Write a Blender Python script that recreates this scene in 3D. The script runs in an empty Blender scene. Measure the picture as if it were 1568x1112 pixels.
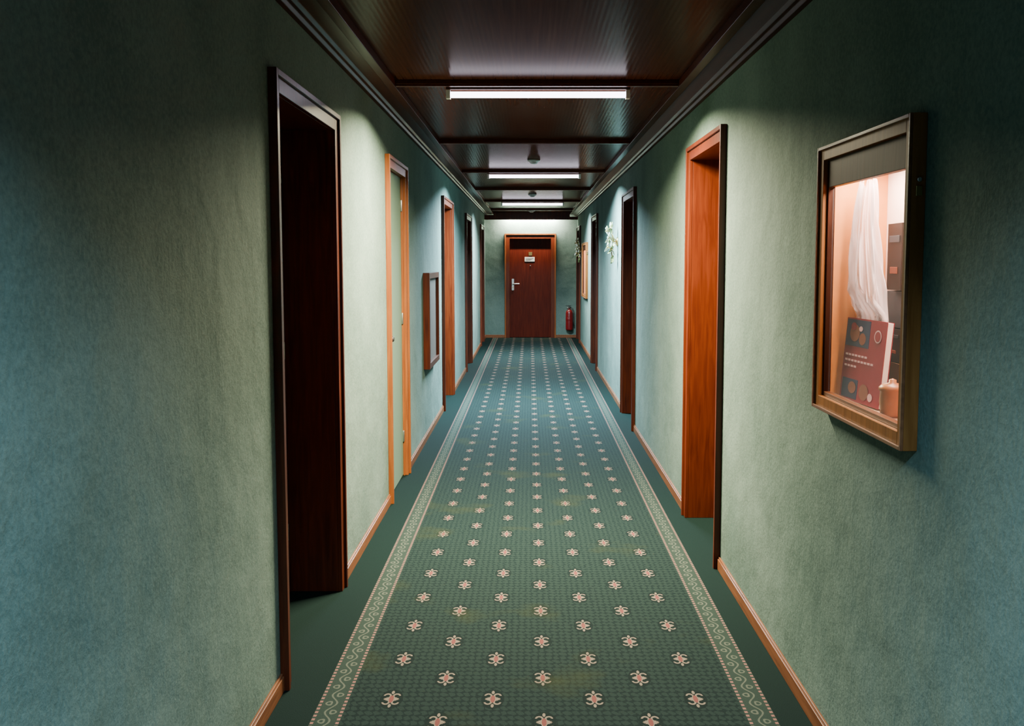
import bpy, bmesh, math, random
from mathutils import Vector, Matrix
random.seed(4)
scene = bpy.context.scene
PI = math.pi
XL, XR = -0.90, 0.96
YB, YE = -6.0, 19.15
CZ = 2.52
TH = 0.35

# ------------------------------------------------------------------ materials
def newmat(name):
    m = bpy.data.materials.new(name); m.use_nodes = True
    nt = m.node_tree
    b = nt.nodes["Principled BSDF"]
    return m, nt, b

def plain(name, col, rough=0.5, metal=0.0, emit=None, estr=0.0, alpha=1.0, coat=0.0, spec=0.5):
    m, nt, b = newmat(name)
    n = nt.nodes.new("ShaderNodeTexNoise"); n.inputs["Scale"].default_value = 40
    mx = nt.nodes.new("ShaderNodeMix"); mx.data_type = 'RGBA'
    tc = nt.nodes.new("ShaderNodeTexCoord")
    nt.links.new(tc.outputs["Object"], n.inputs["Vector"])
    mx.inputs[6].default_value = (*[c*0.88 for c in col], 1)
    mx.inputs[7].default_value = (*[min(1, c*1.1) for c in col], 1)
    nt.links.new(n.outputs["Fac"], mx.inputs[0])
    nt.links.new(mx.outputs[2], b.inputs["Base Color"])
    b.inputs["Roughness"].default_value = rough
    b.inputs["Metallic"].default_value = metal
    b.inputs["Alpha"].default_value = alpha
    b.inputs["Coat Weight"].default_value = coat
    b.inputs["Specular IOR Level"].default_value = spec
    if emit:
        b.inputs["Emission Color"].default_value = (*emit, 1)
        b.inputs["Emission Strength"].default_value = estr
    return m

def wood(name, c1, c2, rough=0.32, scale=(30, 30, 2.2), coat=0.0, ior=1.35):
    m, nt, b = newmat(name)
    tc = nt.nodes.new("ShaderNodeTexCoord")
    mp = nt.nodes.new("ShaderNodeMapping"); mp.inputs["Scale"].default_value = scale
    n = nt.nodes.new("ShaderNodeTexNoise"); n.inputs["Scale"].default_value = 1.6
    n.inputs["Detail"].default_value = 6; n.inputs["Distortion"].default_value = 0.6
    r = nt.nodes.new("ShaderNodeValToRGB")
    r.color_ramp.elements[0].position = 0.3; r.color_ramp.elements[0].color = (*c1, 1)
    r.color_ramp.elements[1].position = 0.7; r.color_ramp.elements[1].color = (*c2, 1)
    nt.links.new(tc.outputs["Object"], mp.inputs[0]); nt.links.new(mp.outputs[0], n.inputs["Vector"])
    nt.links.new(n.outputs["Fac"], r.inputs[0]); nt.links.new(r.outputs[0], b.inputs["Base Color"])
    bp = nt.nodes.new("ShaderNodeBump"); bp.inputs["Strength"].default_value = 0.06
    bp.inputs["Distance"].default_value = 0.01
    nt.links.new(n.outputs["Fac"], bp.inputs["Height"]); nt.links.new(bp.outputs[0], b.inputs["Normal"])
    b.inputs["Roughness"].default_value = rough
    b.inputs["IOR"].default_value = ior
    b.inputs["Coat Weight"].default_value = coat
    b.inputs["Coat Roughness"].default_value = 0.2
    return m

def wallmat(name, c1, c2):
    m, nt, b = newmat(name)
    tc = nt.nodes.new("ShaderNodeTexCoord")
    big = nt.nodes.new("ShaderNodeTexNoise"); big.inputs["Scale"].default_value = 1.8; big.inputs["Detail"].default_value = 4
    fine = nt.nodes.new("ShaderNodeTexNoise"); fine.inputs["Scale"].default_value = 85; fine.inputs["Detail"].default_value = 4
    fine.inputs["Roughness"].default_value = 0.6
    mid = nt.nodes.new("ShaderNodeTexNoise"); mid.inputs["Scale"].default_value = 4.5; mid.inputs["Detail"].default_value = 2
    for n in (big, fine, mid): nt.links.new(tc.outputs["Object"], n.inputs["Vector"])
    a = nt.nodes.new("ShaderNodeMath"); a.operation = 'ADD'
    a2 = nt.nodes.new("ShaderNodeMath"); a2.operation = 'MULTIPLY'; a2.inputs[1].default_value = 0.5
    nt.links.new(big.outputs["Fac"], a.inputs[0]); nt.links.new(fine.outputs["Fac"], a.inputs[1])
    nt.links.new(a.outputs[0], a2.inputs[0])
    r = nt.nodes.new("ShaderNodeValToRGB")
    r.color_ramp.elements[0].position = 0.36; r.color_ramp.elements[0].color = (*c1, 1)
    r.color_ramp.elements[1].position = 0.64; r.color_ramp.elements[1].color = (*c2, 1)
    nt.links.new(a2.outputs[0], r.inputs[0]); nt.links.new(r.outputs[0], b.inputs["Base Color"])
    b.inputs["Roughness"].default_value = 0.9
    b.inputs["Specular IOR Level"].default_value = 0.12
    b1 = nt.nodes.new("ShaderNodeBump"); b1.inputs["Strength"].default_value = 0.50; b1.inputs["Distance"].default_value = 0.004
    b2 = nt.nodes.new("ShaderNodeBump"); b2.inputs["Strength"].default_value = 0.42; b2.inputs["Distance"].default_value = 0.03
    nt.links.new(fine.outputs["Fac"], b1.inputs["Height"]); nt.links.new(mid.outputs["Fac"], b2.inputs["Height"])
    nt.links.new(b2.outputs[0], b1.inputs["Normal"]); nt.links.new(b1.outputs[0], b.inputs["Normal"])
    return m

M_wall = wallmat("wall_green_textured", (0.070, 0.111, 0.096), (0.134, 0.188, 0.164))
M_wallp = plain("green_door_paint", (0.11, 0.17, 0.115), 0.6)
M_mah = wood("mahogany", (0.035, 0.006, 0.0025), (0.085, 0.016, 0.005))
M_red = wood("red_mahogany", (0.054, 0.0075, 0.002), (0.10, 0.017, 0.0035))  # redder mahogany; on side doors it paints in the tubes' light
M_oak = wood("orange_oak", (0.15, 0.038, 0.008), (0.23, 0.070, 0.015))
M_base = wood("baseboard_wood", (0.11, 0.038, 0.016), (0.19, 0.070, 0.030), scale=(30, 2.2, 30))
M_leaf = wood("door_leaf_mahogany", (0.042, 0.005, 0.0025), (0.075, 0.010, 0.004), rough=0.35, ior=1.2)
M_case = wood("case_frame_wood", (0.15, 0.052, 0.013), (0.25, 0.095, 0.026), rough=0.4, ior=1.15)
M_dark = wood("dark_header_wood", (0.022, 0.007, 0.004), (0.045, 0.014, 0.007), rough=0.45, ior=1.12)
M_rail = wood("ceiling_rail_wood", (0.034, 0.008, 0.004), (0.060, 0.015, 0.007), rough=0.30, scale=(30, 2, 30), ior=1.12)
M_metal = plain("brushed_metal", (0.6, 0.6, 0.6), 0.3, 1.0)
M_brass = plain("brass", (0.55, 0.38, 0.15), 0.3, 1.0)
M_white = plain("white_plastic", (0.6, 0.6, 0.58), 0.4)
M_grey = plain("grey_plastic", (0.50, 0.46, 0.44), 0.45)
M_black = plain("black_rubber", (0.015, 0.015, 0.015), 0.5)
M_redp = plain("red_enamel", (0.14, 0.003, 0.005), 0.35, coat=0.3)

def ceilmat():
    m, nt, b = newmat("ceiling_brown_laminate")
    tc = nt.nodes.new("ShaderNodeTexCoord")
    mp = nt.nodes.new("ShaderNodeMapping"); mp.inputs["Scale"].default_value = (60, 1.2, 1)
    n = nt.nodes.new("ShaderNodeTexNoise"); n.inputs["Scale"].default_value = 1.5; n.inputs["Detail"].default_value = 5
    r = nt.nodes.new("ShaderNodeValToRGB")
    r.color_ramp.elements[0].position = 0.3; r.color_ramp.elements[0].color = (0.042, 0.012, 0.007, 1)
    r.color_ramp.elements[1].position = 0.75; r.color_ramp.elements[1].color = (0.072, 0.022, 0.012, 1)
    nt.links.new(tc.outputs["Object"], mp.inputs[0]); nt.links.new(mp.outputs[0], n.inputs["Vector"])
    nt.links.new(n.outputs["Fac"], r.inputs[0]); nt.links.new(r.outputs[0], b.inputs["Base Color"])
    w = nt.nodes.new("ShaderNodeTexWave"); w.bands_direction = 'X'; w.inputs["Scale"].default_value = 14
    nt.links.new(tc.outputs["Object"], w.inputs["Vector"])
    bp = nt.nodes.new("ShaderNodeBump"); bp.inputs["Strength"].default_value = 0.06; bp.inputs["Distance"].default_value = 0.003
    nt.links.new(w.outputs["Fac"], bp.inputs["Height"]); nt.links.new(bp.outputs[0], b.inputs["Normal"])
    b.inputs["Roughness"].default_value = 0.24
    b.inputs["IOR"].default_value = 1.04
    return m
M_ceil = ceilmat()

# carpet
def carpetmat():
    m, nt, b = newmat("green_patterned_carpet")
    tc = nt.nodes.new("ShaderNodeTexCoord")
    sp = nt.nodes.new("ShaderNodeSeparateXYZ"); nt.links.new(tc.outputs["Object"], sp.inputs[0])
    def M(op, a, c=None, d=None):
        n = nt.nodes.new("ShaderNodeMath"); n.operation = op
        for i, v in enumerate((a, c, d)):
            if v is None: continue
            if isinstance(v, (int, float)): n.inputs[i].default_value = v
            else: nt.links.new(v, n.inputs[i])
        return n.outputs[0]
    def MIX(f, a, c):
        n = nt.nodes.new("ShaderNodeMix"); n.data_type = 'RGBA'
        if isinstance(f, (int, float)): n.inputs[0].default_value = f
        else: nt.links.new(f, n.inputs[0])
        for i, v in ((6, a), (7, c)):
            if isinstance(v, tuple): n.inputs[i].default_value = (*v, 1)
            else: nt.links.new(v, n.inputs[i])
        return n.outputs[2]
    x = M('SUBTRACT', sp.outputs[0], 0.049); y = M('SUBTRACT', sp.outputs[1], 3.247)
    ax = M('ABSOLUTE', x)
    K = 0.82
    def ell(p, q, cx, cy, rx, ry, K=1.0):
        u = M('DIVIDE', M('SUBTRACT', p, cx*K), rx*K); v = M('DIVIDE', M('SUBTRACT', q, cy*K), ry*K)
        return M('SQRT', M('ADD', M('MULTIPLY', u, u), M('MULTIPLY', v, v)))
    def motif(p, q):
        e = ell(p, q, 0.020, 0.028, 0.018, 0.025, K)
        ring = M('MULTIPLY', M('LESS_THAN', e, 1.0), M('GREATER_THAN', e, 0.55))
        gap = M('MULTIPLY', M('GREATER_THAN', p, 0.023*K), M('LESS_THAN', M('ABSOLUTE', M('SUBTRACT', q, 0.020*K)), 0.009))
        ring = M('MULTIPLY', ring, M('SUBTRACT', 1.0, gap))
        v = M('LESS_THAN', ell(p, q, 0.0, 0.062, 0.0065, 0.016, K), 1.0)
        h = M('LESS_THAN', ell(p, q, 0.016, 0.0, 0.018, 0.006, K), 1.0)
        cream = M('MAXIMUM', ring, M('MAXIMUM', v, h))
        pink = M('LESS_THAN', ell(p, q, 0.0, 0.0, 0.010, 0.034, K), 1.0)
        halo = M('LESS_THAN', ell(p, q, 0, 0, 0.050, 0.092, K), 1.0)
        return cream, pink, halo
    cA, kA, hA = motif(M('PINGPONG', M('ADD', x, 0.18), 0.18), M('PINGPONG', y, 0.17))
    cB, kB, hB = motif(M('PINGPONG', x, 0.18), M('PINGPONG', M('ADD', y, 0.17), 0.17))
    infield = M('LESS_THAN', ax, 0.665)
    cream = M('MULTIPLY', M('MAXIMUM', cA, cB), infield)
    pink = M('MULTIPLY', M('MAXIMUM', kA, kB), infield)
    halo = M('MULTIPLY', M('MAXIMUM', hA, hB), infield)
    wb = nt.nodes.new("ShaderNodeTexNoise"); wb.inputs["Scale"].default_value = 30; wb.inputs["Detail"].default_value = 1
    nt.links.new(tc.outputs["Object"], wb.inputs["Vector"])
    wob = M('MULTIPLY', wb.outputs["Fac"], 3.2)
    kx = M('MULTIPLY', x, 2*PI/0.055); ky = M('MULTIPLY', y, 2*PI/0.070)
    s1 = M('SINE', M('ADD', M('ADD', kx, ky), wob)); s2 = M('SINE', M('ADD', M('SUBTRACT', kx, ky), M('ADD', wob, M('MULTIPLY', M('SINE', M('MULTIPLY', ky, 2.0)), 0.8))))
    scl = M('GREATER_THAN', M('MULTIPLY', s1, s2), 0.05)
    g = MIX(scl, (0.0029, 0.0082, 0.0082), (0.0078, 0.0162, 0.0146))
    g = MIX(M('MULTIPLY', halo, 0.8), g, (0.0019, 0.006, 0.006))
    g = MIX(cream, g, (0.135, 0.105, 0.082))
    g = MIX(pink, g, (0.12, 0.038, 0.035))
    st = nt.nodes.new("ShaderNodeTexNoise"); st.inputs["Scale"].default_value = 2.3; st.inputs["Detail"].default_value = 5
    nt.links.new(tc.outputs["Object"], st.inputs["Vector"])
    sm = nt.nodes.new("ShaderNodeMapRange"); sm.inputs[1].default_value = 0.58; sm.inputs[2].default_value = 0.72
    nt.links.new(st.outputs["Fac"], sm.inputs[0])
    g = MIX(M('MULTIPLY', sm.outputs[0], 0.35), g, (0.028, 0.032, 0.008))
    # border
    t = M('SUBTRACT', ax, 0.740); at = M('ABSOLUTE', t)
    inb = M('LESS_THAN', at, 0.050)
    line = M('LESS_THAN', M('ABSOLUTE', M('SUBTRACT', at, 0.043)), 0.0055)
    dots = M('GREATER_THAN', M('SINE', M('MULTIPLY', y, 2*PI/0.026)), -0.1)
    ld = M('MULTIPLY', line, dots)
    sw = M('MULTIPLY', M('SINE', M('MULTIPLY', y, 2*PI/0.13)), 0.014)
    scr = M('LESS_THAN', M('ABSOLUTE', M('SUBTRACT', t, sw)), 0.0035)
    lf = ell(M('ABSOLUTE', M('ADD', t, sw)), M('PINGPONG', M('ADD', y, 0.0325), 0.0325), 0.0, 0.0, 0.013, 0.017)
    lf = M('MULTIPLY', M('LESS_THAN', lf, 1.0), M('GREATER_THAN', lf, 0.5))
    sc = M('MAXIMUM', scr, lf)
    bd = MIX(sc, (0.015, 0.025, 0.021), (0.060, 0.068, 0.054))
    bd = MIX(ld, bd, (0.165, 0.076, 0.066))
    outc = MIX(M('LESS_THAN', ax, 0.74), (0.0018, 0.0080, 0.0070), g)
    fin = MIX(inb, outc, bd)
    fz = nt.nodes.new("ShaderNodeTexNoise"); fz.inputs["Scale"].default_value = 260; fz.inputs["Detail"].default_value = 3
    nt.links.new(tc.outputs["Object"], fz.inputs["Vector"])
    hsv = nt.nodes.new("ShaderNodeHueSaturation")
    nt.links.new(fin, hsv.inputs["Color"]); nt.links.new(M('ADD', M('MULTIPLY', fz.outputs["Fac"], 0.7), 0.65), hsv.inputs["Value"])
    nt.links.new(hsv.outputs[0], b.inputs["Base Color"])
    b.inputs["Roughness"].default_value = 0.95
    b.inputs["Specular IOR Level"].default_value = 0.08
    bp = nt.nodes.new("ShaderNodeBump"); bp.inputs["Strength"].default_value = 0.5; bp.inputs["Distance"].default_value = 0.004
    nt.links.new(fz.outputs["Fac"], bp.inputs["Height"]); nt.links.new(bp.outputs[0], b.inputs["Normal"])
    return m
M_carpet = carpetmat()

# ------------------------------------------------------------------ mesh builder
class MB:
    def __init__(s): s.bm = bmesh.new(); s.mats = []
    def mi(s, mat):
        if mat not in s.mats: s.mats.append(mat)
        return s.mats.index(mat)
    def box(s, x0, x1, y0, y1, z0, z1, mat):
        if x0 > x1: x0, x1 = x1, x0
        v = [s.bm.verts.new(p) for p in ((x0,y0,z0),(x1,y0,z0),(x1,y1,z0),(x0,y1,z0),(x0,y0,z1),(x1,y0,z1),(x1,y1,z1),(x0,y1,z1))]
        for f in ((0,3,2,1),(4,5,6,7),(0,1,5,4),(1,2,6,5),(2,3,7,6),(3,0,4,7)):
            s.bm.faces.new([v[i] for i in f]).material_index = s.mi(mat)
        return v
    def obox(s, c, size, rotz, mat, rotx=0):
        hx, hy, hz = [a/2 for a in size]
        v = s.box(-hx, hx, -hy, hy, -hz, hz, mat)
        R = Matrix.Rotation(rotz, 4, 'Z') @ Matrix.Rotation(rotx, 4, 'X')
        for a in v: a.co = R @ a.co + Vector(c)
    def tube(s, pts, r, mat, seg=12, cap=True):
        pts = [Vector(p) for p in pts]; rings = []
        rr = r if isinstance(r, (list, tuple)) else [r]*len(pts)
        for i, p in enumerate(pts):
            d = (pts[min(i+1, len(pts)-1)] - pts[max(i-1, 0)]).normalized()
            up = Vector((0,0,1)) if abs(d.z) < 0.9 else Vector((1,0,0))
            a = d.cross(up).normalized(); bb = d.cross(a)
            rings.append([s.bm.verts.new(p + (a*math.cos(2*PI*k/seg) + bb*math.sin(2*PI*k/seg))*rr[i]) for k in range(seg)])
        for i in range(len(rings)-1):
            for k in range(seg):
                f = s.bm.faces.new((rings[i][k], rings[i][(k+1)%seg], rings[i+1][(k+1)%seg], rings[i+1][k]))
                f.material_index = s.mi(mat); f.smooth = True
        if cap:
            for q in (rings[0], rings[-1]):
                s.bm.faces.new(q).material_index = s.mi(mat)
    def lathe(s, prof, c, mat, seg=28):
        rings = []
        for r, z in prof:
            rings.append([s.bm.verts.new((c[0]+max(r, .0004)*math.cos(2*PI*k/seg), c[1]+max(r, .0004)*math.sin(2*PI*k/seg), c[2]+z)) for k in range(seg)])
        for i in range(len(rings)-1):
            for k in range(seg):
                f = s.bm.faces.new((rings[i][k], rings[i][(k+1)%seg], rings[i+1][(k+1)%seg], rings[i+1][k]))
                f.material_index = s.mi(mat); f.smooth = True
        for q in (rings[0], rings[-1]):
            s.bm.faces.new(q).material_index = s.mi(mat)
    def quadgrid(s, fn, nu, nv, mat):
        g = [[s.bm.verts.new(fn(i/nu, j/nv)) for j in range(nv+1)] for i in range(nu+1)]
        for i in range(nu):
            for j in range(nv):
                f = s.bm.faces.new((g[i][j], g[i+1][j], g[i+1][j+1], g[i][j+1])); f.material_index = s.mi(mat); f.smooth = True
    def prism(s, prof, y0, y1, mat):
        a = [s.bm.verts.new((x, y0, z)) for x, z in prof]; c = [s.bm.verts.new((x, y1, z)) for x, z in prof]
        n = len(prof)
        for i in range(n):
            s.bm.faces.new((a[i], a[(i+1)%n], c[(i+1)%n], c[i])).material_index = s.mi(mat)
        s.bm.faces.new(a).material_index = s.mi(mat); s.bm.faces.new(c).material_index = s.mi(mat)
    def obj(s, name, bevel=0, center=True, parent=None):
        bmesh.ops.recalc_face_normals(s.bm, faces=s.bm.faces)
        me = bpy.data.meshes.new(name)
        off = Vector((0,0,0))
        if center:
            cs = [v.co for v in s.bm.verts]
            off = Vector([(min(c[i] for c in cs)+max(c[i] for c in cs))/2 for i in range(3)])
            for v in s.bm.verts: v.co -= off
        s.bm.to_mesh(me); s.bm.free()
        for m in s.mats: me.materials.append(m)
        o = bpy.data.objects.new(name, me); o.location = off
        scene.collection.objects.link(o)
        if bevel:
            b = o.modifiers.new("bevel", 'BEVEL'); b.width = bevel; b.segments = 2; b.limit_method = 'ANGLE'; b.angle_limit = 0.7
        if parent:
            o.parent = parent; o.location = off - parent.location
        return o

# ------------------------------------------------------------------ layout
LD = [(3.31, 4.42, 'rec'), (5.95, 6.85, 'flush'), (9.70, 10.95, 'rec'), (13.2, 14.4, 'rec'), (17.2, 18.25, 'rec')]
RD = [(4.67, 5.70, 'rec'), (8.55, 9.65, 'rec'), (13.3, 14.4, 'rec'), (17.85, 18.9, 'rec')]
ZT = 2.215
CASES = [(2.316, 3.055, 1.08, 1.907), (15.6, 16.8, 0.93, 1.86)]

def wall(name, x0, x1, openings):
    mb = MB()
    ys = sorted({YB, YE} | {o[0] for o in openings} | {o[1] for o in openings})
    for a, c in zip(ys[:-1], ys[1:]):
        segs = [(0.0, 2.6)]
        for o in openings:
            if o[0] <= a and c <= o[1]:
                ns = []
                for s0, s1 in segs:
                    if o[2] > s0: ns.append((s0, o[2]))
                    if o[3] < s1: ns.append((o[3], s1))
                segs = ns
        for s0, s1 in segs: mb.box(x0, x1, a, c, s0, s1, M_wall)
    return mb.obj(name, center=False)

oL = [(a+.05, c-.05, 0, ZT-.05) for a, c, k in LD]
oR = [(a+.05, c-.05, 0, ZT-.05) for a, c, k in RD] + [(a+.03, c-.03, z0+.03, z1-.03) for a, c, z0, z1 in CASES]
wall("wall_left", XL-TH, XL, oL)
wall("wall_right", XR, XR+TH, oR)
mb = MB(); mb.box(XL-TH, XR+TH, YB-.15, YB, 0, 2.6, M_wall); mb.obj("wall_back", center=False)
EDX0, EDX1, EDZ = -0.503, 0.53, 2.10
mb = MB()
mb.box(XL-TH, EDX0+.05, YE, YE+.2, 0, 2.6, M_wall)
mb.box(EDX1-.05, XR+TH, YE, YE+.2, 0, 2.6, M_wall)
mb.box(EDX0+.05, EDX1-.05, YE, YE+.2, EDZ-.05, 2.6, M_wall)
mb.obj("wall_end", center=False)
mb = MB(); mb.box(XL-TH, XR+TH, YB-.15, YE+.2, -.05, 0, M_carpet); mb.obj("floor", center=False)
mb = MB(); mb.box(XL, XR, YB, YE, CZ, CZ+.06, M_ceil); mb.obj("ceiling", center=False)

# ceiling cornices
RLX, RRX = -0.72, 0.80
def cornice(name, xw, xi, s, zb):
    mb = MB()
    w = abs(xi-xw)
    prof = [(0, zb), (.022, zb), (.03, zb+.014), (.045, zb+.014), (.055, zb+.028), (w-.05, 2.504), (w-.045, 2.480), (w, 2.480), (w, 2.52), (0, 2.52)]
    mb.prism([(xw + s*a, z) for a, z in prof], YB, YE, M_rail)
    mb.obj(name, bevel=.002)
cornice("trim_1", XL, RLX, 1, 2.468)
cornice("trim_2", XR, RRX, -1, 2.430)
n = 3
for k in range(-4, 6):
    y = 5.19 + 2.5*k
    mb = MB()
    mb.box(RLX, RRX, y-.022, y+.022, 2.497, CZ, M_rail)
    mb.box(RLX, RRX, y-.012, y+.012, 2.486, 2.497, M_mah)
    mb.obj("trim_%d" % n, bevel=.002); n += 1

# ------------------------------------------------------------------ doors
def side_door(name, xw, s, y0, y1, kind, mcas, mleaf):
    mb = MB(); X = lambda d: xw + s*d      # d>0 towards corridor
    iy0, iy1, iz = y0+.05, y1-.05, ZT-.05
    for (a, b_) in ((y0, y0+.022), (y1-.022, y1)):
        mb.box(X(0), X(.032), a, b_, 0, ZT, mcas)
    for (a, b_) in ((y0+.022, y0+.075), (y1-.075, y1-.022)):
        mb.box(X(0), X(.020), a, b_, 0, ZT-.022, mcas)
    mb.box(X(0), X(.032), y0+.022, y1-.022, ZT-.022, ZT, mcas)
    mb.box(X(0), X(.020), y0+.075, y1-.075, ZT-.075, ZT-.022, mcas)
    dep = .28 if kind == 'rec' else .06
    mb.box(X(0), X(-dep), iy0, iy0+.025, 0, iz, mcas)
    mb.box(X(0), X(-dep), iy1-.025, iy1, 0, iz, mcas)
    mb.box(X(0), X(-dep), iy0+.025, iy1-.025, iz-.025, iz, mcas)
    ld = dep-.045
    mb.box(X(-dep), X(-ld), iy0+.027, iy1-.027, .008, iz-.028, mleaf)
    mb.box(X(-ld), X(-ld+.012), iy0+.025, iy0+.04, 0, iz-.025, mcas)
    mb.box(X(-ld), X(-ld+.012), iy1-.04, iy1-.025, 0, iz-.025, mcas)
    hy = iy0+.10 if kind == 'rec' else iy0+.07
    hz = 1.05
    if kind == 'rec':
        mb.box(X(-ld), X(-ld+.008), hy-.02, hy+.02, hz-.12, hz+.10, M_metal)
        mb.tube([(X(-ld), hy, hz), (X(-ld+.05), hy, hz), (X(-ld+.055), hy+.03, hz), (X(-ld+.055), hy+.13, hz)], .009, M_metal)
    else:
        mb.tube([(X(-ld), hy, hz), (X(-ld+.02), hy, hz), (X(-ld+.035), hy, hz), (X(-ld+.045), hy, hz)], [.008, .008, .02, .012], M_black)
        mb.box(X(-ld), X(-ld+.004), hy-.02, hy+.02, hz-.1, hz+.05, M_metal)
    for z in (.25, 1.1, 1.9):
        mb.tube([(X(-ld+.006), iy1-.045, z), (X(-ld+.006), iy1-.045, z+.08)], .007, M_metal, 8)
    return mb.obj(name, bevel=.002)
dn = 1
for i, (a, c, k) in enumerate(LD):
    mc = M_mah if i in (0, 3, 4) else (M_oak if i == 1 else M_red)  # redder casing: tube light put into the mahogany colour
    side_door("door_%d" % dn, XL, 1, a, c, k, mc, M_wallp if k == 'flush' else M_leaf); dn += 1
for i, (a, c, k) in enumerate(RD):
    mc = M_red if i == 0 else M_mah  # same mahogany, reddened where a tube shines on the jamb
    side_door("door_%d" % dn, XR, -1, a, c, k, mc, M_leaf); dn += 1

# end door
mb = MB()
Y = YE
for a, b_ in ((EDX0, EDX0+.025), (EDX1-.025, EDX1)): mb.box(a, b_, Y-.035, Y, 0, EDZ, M_oak)
for a, b_ in ((EDX0+.025, EDX0+.10), (EDX1-.10, EDX1-.025)): mb.box(a, b_, Y-.022, Y, 0, EDZ-.025, M_red)
mb.box(EDX0+.025, EDX1-.025, Y-.035, Y, EDZ-.025, EDZ, M_oak)
mb.box(EDX0+.10, EDX1-.10, Y-.022, Y, EDZ-.10, EDZ-.025, M_red)
mb.box(EDX0+.05, EDX0+.10, Y, Y+.12, 0, EDZ-.05, M_red)
mb.box(EDX1-.10, EDX1-.05, Y, Y+.12, 0, EDZ-.05, M_red)
mb.box(EDX0+.10, EDX1-.10, Y, Y+.12, EDZ-.10, EDZ-.05, M_red)
mb.box(EDX0+.102, EDX1-.102, Y+.03, Y+.075, .008, EDZ-.102, M_leaf)
hx, hz = EDX0+.165, 1.09
mb.box(hx-.022, hx+.022, Y+.022, Y+.03, hz-.13, hz+.10, M_metal)
mb.tube([(hx, Y+.022, hz), (hx, Y-.03, hz), (hx+.03, Y-.035, hz), (hx+.13, Y-.035, hz)], .011, M_metal)
mb.tube([(hx, Y+.03, hz-.07), (hx, Y+.012, hz-.07)], .012, M_brass)
mb.box(-.10, .10, Y+.024, Y+.03, 1.54, 1.63, M_white)
mb.box(-.02, .05, Y+.024, Y+.03, 1.66, 1.73, M_brass)
for i in range(3): mb.box(-.08, .08-.03*i, Y+.0225, Y+.024, 1.60-.02*i, 1.606-.02*i, M_black)
mb.tube([(.015, Y+.03, 1.46), (.015, Y+.018, 1.46)], .009, M_metal)
mb.obj("door_%d" % dn, bevel=.002); dn += 1

# baseboards
def baseboard(name, xw, s, doors):
    mb = MB(); y = YB
    for a, c, k in doors + [(YE, YE, '')]:
        if a - y > .02:
            mb.box(xw, xw+s*.014, y, a, 0, .055, M_base); mb.box(xw, xw+s*.009, y, a, .055, .065, M_base)
        y = c
    mb.obj(name, bevel=.002)
baseboard("baseboard_left", XL, 1, LD)
baseboard("baseboard_right", XR, -1, RD)
mb = MB(); mb.box(XL+.014, EDX0, YE-.014, YE, 0, .06, M_base); mb.box(EDX1, XR-.014, YE-.014, YE, 0, .06, M_base); mb.obj("baseboard_end", bevel=.002)

# ------------------------------------------------------------------ lamps
def ceiling_lamp(y, col, power, tubestr, spread=125):
    mt = plain("fluorescent_tube", (0.9, 0.9, 0.9), 0.5, emit=(.92, .86, 1.0), estr=tubestr)
    mb = MB(); xc = .046
    mb.box(xc-.50, xc+.50, y-.035, y+.035, 2.478, CZ, M_dark)
    for s in (-1, 1):
        mb.box(xc+s*.478, xc+s*.50, y-.02, y+.02, 2.432, 2.478, M_grey)
    mb.tube([(xc-.478, y, 2.454), (xc+.478, y, 2.454)], .017, mt, 16)
    o = mb.obj("ceiling_lamp", bevel=.001)
    l = bpy.data.lights.new("lamp_light", 'AREA'); l.shape = 'RECTANGLE'; l.size = .95; l.size_y = .03
    l.energy = power; l.color = col; l.spread = math.radians(spread)
    lo = bpy.data.objects.new("lamp_light", l); scene.collection.objects.link(lo)
    lo.parent = o; lo.location = Vector((xc, y, 2.434)) - o.location
    return o
WARM = (1.0, .90, .60); COOL = (.60, .88, 1.0)
ceiling_lamp(5.255, WARM, 560, 11, 160)
ceiling_lamp(10.255, COOL, 840, 11, 160)
ceiling_lamp(15.255, (.75, .93, 1.0), 440, 11, 155)
ceiling_lamp(0.255, (.42, .75, 1.0), 175, 3, 136)
ceiling_lamp(-4.745, (.45, .75, 1.0), 150, 6, 150)
mb = MB()
mt = plain("pelmet_tube", (.9, .9, .9), .5, emit=(1, .95, .8), estr=8)
mb.box(RLX, RRX, 18.96, 18.98, 2.37, 2.52, M_red)
mb.box(XL, RLX, 18.96, 18.98, 2.37, 2.466, M_red); mb.box(RRX, XR, 18.96, 18.98, 2.37, 2.428, M_red)
mb.box(RLX, -.505, 18.98, YE, 2.50, 2.52, M_rail); mb.box(.565, RRX, 18.98, YE, 2.50, 2.52, M_rail)
mb.box(-.50, .56, 19.0, 19.06, 2.47, 2.52, M_dark)
mb.tube([(-.47, 19.03, 2.45), (.53, 19.03, 2.45)], .015, mt, 12)
o = mb.obj("pelmet_lamp", bevel=.001)
l = bpy.data.lights.new("pelmet_light", 'AREA'); l.shape = 'RECTANGLE'; l.size = 1.0; l.size_y = .03; l.energy = 260; l.color = (1, .93, .75)
lo = bpy.data.objects.new("pelmet_light", l); scene.collection.objects.link(lo); lo.parent = o
lo.location = Vector((.03, 19.03, 2.43)) - o.location; lo.rotation_euler = (math.radians(58), 0, 0)

# smoke detectors
for y in (9.2, 13.9, 18.3):
    mb = MB()
    mb.lathe([(.062, 0), (.062, -.010), (.055, -.018), (.040, -.022), (.038, -.032), (.025, -.040), (0, -.042)], (.04, y, CZ), M_grey)
    mb.obj("smoke_detector")

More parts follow.
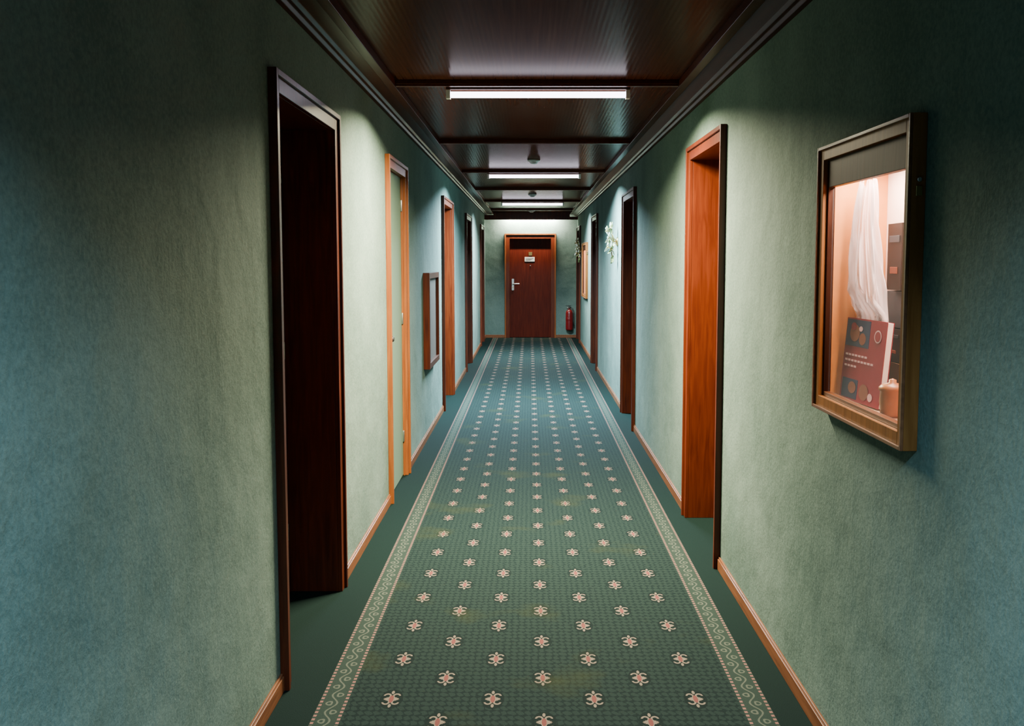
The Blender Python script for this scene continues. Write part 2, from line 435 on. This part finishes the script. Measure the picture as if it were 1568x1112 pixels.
# ------------------------------------------------------------------ display cases
M_inner = plain("case_interior_lacquer", (0.60, 0.21, 0.045), 0.5, spec=.2)
M_backp = plain("case_back_panel", (0.85, 0.64, 0.54), 0.6, spec=.2)
M_shelf = plain("case_shelf_fabric", (0.5, 0.28, 0.15), 0.8)
M_glass = plain("case_glass", (0.9, 0.95, 0.95), 0.03, alpha=0.04)
def display_case(y0, y1, z0, z1, power):
    mb = MB(); F = .042; P = .035
    xw = XR
    for a, b_ in ((y0, y0+F), (y1-F, y1)): mb.box(xw, xw-P, a, b_, z0, z1, M_case)
    mb.box(xw, xw-P, y0+F, y1-F, z0, z0+F, M_case); mb.box(xw, xw-P, y0+F, y1-F, z1-F, z1, M_case)
    for a, b_ in ((y0, y0+.010), (y1-.010, y1)): mb.box(xw-P, xw-P-.008, a, b_, z0, z1, M_base)
    mb.box(xw-P, xw-P-.008, y0+.01, y1-.01, z0, z0+.01, M_base); mb.box(xw-P, xw-P-.008, y0+.01, y1-.01, z1-.01, z1, M_base)
    G = .014
    for a, b_ in ((y0+F, y0+F+G), (y1-F-G, y1-F)): mb.box(xw, xw-.022, a, b_, z0+F, z1-F, M_dark)
    mb.box(xw, xw-.022, y0+F+G, y1-F-G, z0+F, z0+F+G, M_base)
    mb.box(xw, xw-.022, y0+F+G, y1-F-G, z1-F-.085, z1-F, M_dark)
    a, c, e, g = y0+.03, y1-.03, z0+.03, z1-.03
    D = .17
    mb.box(xw, xw+D, a, a+.012, e, g, M_inner); mb.box(xw, xw+D, c-.012, c, e, g, M_inner)
    mb.box(xw, xw+D, a+.012, c-.012, e, e+.012, M_shelf); mb.box(xw, xw+D, a+.012, c-.012, g-.012, g, M_inner)
    mb.box(xw+D, xw+D+.012, a, c, e, g, M_backp)
    mb.box(xw-.008, xw-.004, y0+F+G, y1-F-G, z0+F+G, z1-F-.085, M_glass)
    mb.tube([(xw-.018, y0, z1-.16), (xw-.018, y0-.008, z1-.16)], .006, M_metal)
    mb.box(xw-.026, xw-.010, y0-.006, y0, z1-.20, z1-.175, M_brass)
    mt = plain("case_lamp_tube", (.9,.9,.9), .5, emit=(1, .85, .7), estr=12)
    mb.tube([(xw+.03, y0+.10, g-.03), (xw+.03, y1-.10, g-.03)], .010, mt)
    o = mb.obj("display_case", bevel=.0015)
    l = bpy.data.lights.new("case_light", 'AREA'); l.shape = 'RECTANGLE'; l.size = .05; l.size_y = (y1-y0)-.2
    l.energy = power; l.color = (1, .84, .70)
    lo = bpy.data.objects.new("case_light", l); scene.collection.objects.link(lo); lo.parent = o
    lo.location = Vector((xw+.06, (y0+y1)/2, g-.045)) - o.location
    return o
display_case(*CASES[0], 18.0)
display_case(*CASES[1], 15.0)
FZ = CASES[0][2] + .03 + .012 + .0005

# brochure
M_cov = plain("brochure_cover_red", (0.22, 0.0015, 0.016), 0.6, spec=.15)
M_pg = plain("paper", (0.85, 0.82, 0.78), 0.6)
M_blue = plain("print_blue", (0.012, 0.014, 0.06), 0.6, spec=.15)
M_pink = plain("print_pale", (0.65, 0.35, 0.36), 0.5, spec=.15)
M_skin = plain("print_skin", (0.20, 0.05, 0.025), 0.6, spec=.15)
mb = MB(); W, H, T = .27, .25, .020
mb.box(-W/2, W/2, 0, .0015, 0, H, M_cov); mb.box(-W/2, W/2, T-.0015, T, 0, H, M_cov)
mb.box(-W/2, -W/2+.002, .0015, T-.0015, 0, H, M_cov)
mb.box(-W/2+.002, W/2-.002, .0015, T-.0015, .002, H-.002, M_pg)
def disc(mb, cx, cz, r, mat, y=-.0012, sx=1.0):
    vs = [mb.bm.verts.new((cx+sx*r*math.cos(t*2*PI/20), y, cz+r*math.sin(t*2*PI/20))) for t in range(20)]
    mb.bm.faces.new(vs).material_index = mb.mi(mat)
mb.box(-W/2+.004, .03, -.0006, 0, H-.085, H-.004, M_blue)
disc(mb, -.07, H-.045, .026, M_skin, sx=1.3); disc(mb, -.015, H-.060, .018, M_skin, sx=1.3); disc(mb, -.08, H-.025, .012, M_cov, -.0016, 1.6)
disc(mb, -.03, H-.030, .008, M_pink, -.0018, 1.6)
disc(mb, .085, H-.045, .019, M_pink, sx=1.2); disc(mb, .085, H-.045, .015, M_cov, -.0016, 1.2)
for z, w in ((.135, .17), (.118, .21), (.101, .10)):
    for i in range(int(w/.022)):
        mb.box(-W/2+.014+.022*i, -W/2+.030+.022*i, -.0006, 0, z, z+.006, M_pink)
mb.box(-W/2+.012, -W/2+.12, -.0006, 0, .006, .065, M_blue)
disc(mb, .03, .035, .024, M_skin, sx=1.3); disc(mb, .075, .025, .012, M_pink, sx=1.3); disc(mb, -.05, .04, .018, M_skin, -.0016, 1.5)
R = Matrix.Translation((.984, 2.815, FZ+.004)) @ Matrix.Rotation(math.radians(-85), 4, 'Z') @ Matrix.Rotation(math.radians(-5), 4, 'X')
for v in mb.bm.verts: v.co = R @ v.co
mb.obj("brochure")

# stacked packages and cellophane-wrapped gift
M_cello = plain("cellophane", (0.95, 0.78, 0.77), 0.12, alpha=0.42, coat=0.6)
M_brownpk = plain("brown_package", (0.016, 0.006, 0.004), 0.5, spec=.2)
M_tan = plain("tan_package", (0.08, 0.033, 0.013), 0.6, spec=.2)
M_check = plain("grey_patterned_package", (0.05, 0.042, 0.045), 0.6, spec=.2)
mb = MB()
z = FZ; px, py = 1.100, 2.80
for i, (h, w, mt) in enumerate(((.13, .13, M_tan), (.10, .14, M_brownpk), (.11, .15, M_check), (.20, .125, M_brownpk))):
    mb.obox((px, py+.006*(i%2), z+h/2), (.046, w, h-.003), .05*(i % 3-1), mt)
    if i in (1, 3):
        mb.obox((px-.0245, py+.006*(i%2), z+h*.76), (.002, w*.7, h*.10), .05*(i % 3-1), M_check)
        mb.obox((px-.0245, py+.006*(i%2), z+h*.30), (.002, w*.5, h*.10), .05*(i % 3-1), M_skin)
    z += h
mb.obj("stacked_packages", bevel=.006)
gx, gy = 1.025, 2.900
mb = MB()
def drape2(u, v):
    ang = u*2*PI
    prof = .070 + .135*v**.8
    fold = 1 + .30*math.sin(7*ang+v*5) * (0.7+v*.3) + .15*math.sin(15*ang+v*9) + .07*math.sin(29*ang-v*11)
    r = prof*fold
    h = .66*(1-v) + .012*math.sin(5*ang)*(1-v)
    k = max(0, min(1, (h-.26)/.10))
    xmin = 1.034*(1-k) + .972*k
    x = gx + .22*r*math.cos(ang); yy = gy + .02*math.sin(v*7) + .62*r*math.sin(ang)
    x = max(xmin+.010*math.sin(yy*150+v*6)+.006, min(x, 1.068))
    return (x, max(2.76+.02*math.sin(v*15), min(yy, 3.008)), FZ + .003 + h)
mb.quadgrid(drape2, 180, 44, M_cello)
mb.obj("wrapped_gift")

# wooden jar
M_jar = plain("honey_wood_jar", (0.36, 0.12, 0.025), 0.4)
mb = MB()
mb.lathe([(.024, 0), (.031, .008), (.034, .04), (.032, .07), (.036, .073), (.036, .081), (.028, .089), (.010, .094), (.010, .102), (.0, .106)], (.998, 2.585, FZ), M_jar)
mb.obj("wooden_jar")

FZ2 = CASES[1][2]+.0425
mb = MB()
for k, yy in enumerate((15.85, 16.05, 16.25, 16.45, 16.6)):
    mb.lathe([(.035, 0), (.04, .01), (.04, .16), (.014, .22), (.013, .28), (.0, .285)], (1.05, yy, FZ2), (M_tan, M_redp, M_jar)[k % 3], 16)
mb.obj("bottle_row")

# ------------------------------------------------------------------ framed board on left wall
M_pic = plain("board_felt", (0.05, 0.022, 0.012), 0.7)
mb = MB(); y0, y1, z0, z1 = 8.0, 8.85, .63, 1.45
F = .05; P = .055
for a, b_ in ((y0, y0+F), (y1-F, y1)): mb.box(XL, XL+P, a, b_, z0, z1, M_mah)
mb.box(XL, XL+P, y0+F, y1-F, z0, z0+F, M_mah); mb.box(XL, XL+P, y0+F, y1-F, z1-F, z1, M_mah)
mb.box(XL, XL+.03, y0+F, y1-F, z0+F, z1-F, M_pic)
mb.obj("picture_frame", bevel=.002)

# ------------------------------------------------------------------ floral wall sconce
M_petal = plain("milky_glass_petal", (0.55, 0.58, 0.48), 0.2, emit=(.9, 1, .8), estr=.10)  # faint glow added to petals that only catch light
M_leafg = plain("green_glass_leaf", (0.17, 0.19, 0.08), 0.25)
def sconce(yc, zc, name):
    mb = MB(); X = lambda d: XR - d
    mb.tube([(X(0), yc, zc), (X(.015), yc, zc)], [.05, .045], M_brass, 20)
    mb.tube([(X(.01), yc, zc), (X(.05), yc, zc+.04), (X(.08), yc, zc+.11), (X(.07), yc+.02, zc+.16)], .006, M_brass, 8)
    mb.tube([(X(.01), yc, zc), (X(.05), yc, zc-.05), (X(.07), yc, zc-.12), (X(.05), yc, zc-.2)], .006, M_brass, 8)
    mb.tube([(X(.01), yc, zc), (X(.06), yc-.06, zc), (X(.08), yc-.10, zc+.03)], .006, M_brass, 8)
    rnd = random.Random(7)
    def petal(base, d, ln, w, mat):
        d = d.normalized(); side = d.cross(Vector((0.3, 0.2, 1))).normalized(); nrm = side.cross(d)
        def fn(u, v):
            ww = w*math.sin(PI*min(1, (.12+.88*u)))**.7
            return base + d*(ln*u) + side*(ww*(v-.5)) + nrm*(.35*ln*u*u + .25*w*(2*v-1)**2)
        mb.quadgrid(fn, 6, 4, mat)
    for c, n_, ln in ((Vector((X(.075), yc+.01, zc+.15)), 9, .075), (Vector((X(.10), yc-.09, zc+.04)), 8, .06), (Vector((X(.065), yc, zc-.08)), 9, .075), (Vector((X(.05), yc+.07, zc+.02)), 7, .06), (Vector((X(.11), yc-.02, zc-.06)), 7, .05), (Vector((X(.12), yc, zc+.12)), 7, .05), (Vector((X(.10), yc+.03, zc+.03)), 7, .05)):
        for k in range(n_):
            t = 2*PI*k/n_ + rnd.random()*.3
            petal(c, Vector((-.45+.6*rnd.random(), math.cos(t), math.sin(t))), ln*(.8+.4*rnd.random()), .030, M_petal if k % 2 else M_leafg)
        mb.lathe([(.0, -.015), (.014, -.008), (.016, 0), (.010, .012), (0, .016)], c, M_brass, 12)
    mb.tube([(X(.07), yc, zc+.11), (X(.12), yc, zc+.12)], .005, M_brass, 8)
    mb.tube([(X(.06), yc, zc-.08), (X(.11), yc-.02, zc-.06)], .005, M_brass, 8)
    for k in range(5):
        petal(Vector((X(.05), yc, zc-.15-.012*k)), Vector((-.3, (-1)**k*.6, -.8)), .08, .03, M_leafg)
    return mb.obj(name)
sconce(10.35, 1.76, "wall_sconce")
sconce(17.35, 1.76, "wall_sconce")

# ------------------------------------------------------------------ fire extinguisher
mb = MB(); ex, ey, ez = .80, YE-.095, .16
mb.lathe([(.060, 0), (.072, .012), (.074, .03), (.074, .34), (.066, .38), (.040, .41), (.022, .42), (.022, .44), (0, .44)], (ex, ey, ez), M_redp)
mb.lathe([(.075, 0), (.0755, .002), (.0755, .06), (.075, .062)], (ex, ey, ez+.19), M_redp)
mb.lathe([(.018, 0), (.018, .04), (0, .04)], (ex, ey, ez+.44), M_metal, 14)
mb.obox((ex-.02, ey-.02, ez+.495), (.11, .022, .010), .3, M_black, 0)
mb.obox((ex-.015, ey-.02, ez+.47), (.09, .02, .008), .3, M_black, 0)
mb.tube([(ex+.02, ey, ez+.46), (ex+.07, ey-.02, ez+.44), (ex+.088, ey-.02, ez+.36), (ex+.085, ey-.02, ez+.18), (ex+.083, ey-.02, ez+.10)], [.009]*4+[.013], M_black, 8)
mb.box(ex-.03, ex+.03, ey+.070, YE, ez+.05, ez+.40, M_metal)
mb.tube([(ex-.03, ey-.0, ez+.455), (ex-.045, ey-.0, ez+.455)], .014, M_white, 12)
mb.obj("fire_extinguisher")

# ------------------------------------------------------------------ world + camera
w = bpy.data.worlds.new("World"); scene.world = w; w.use_nodes = True
w.node_tree.nodes["Background"].inputs[0].default_value = (.05, .07, .1, 1)
w.node_tree.nodes["Background"].inputs[1].default_value = .1
cam = bpy.data.cameras.new("camera"); co = bpy.data.objects.new("camera", cam); scene.collection.objects.link(co)
co.location = (0, 0, 1.55); co.rotation_euler = (math.radians(90-4.62), 0, 0)
cam.sensor_width = 36; cam.lens = 36*1450/1568
cam.shift_x = -27/1568; cam.shift_y = -39/1568
cam.clip_start = .02
scene.camera = co
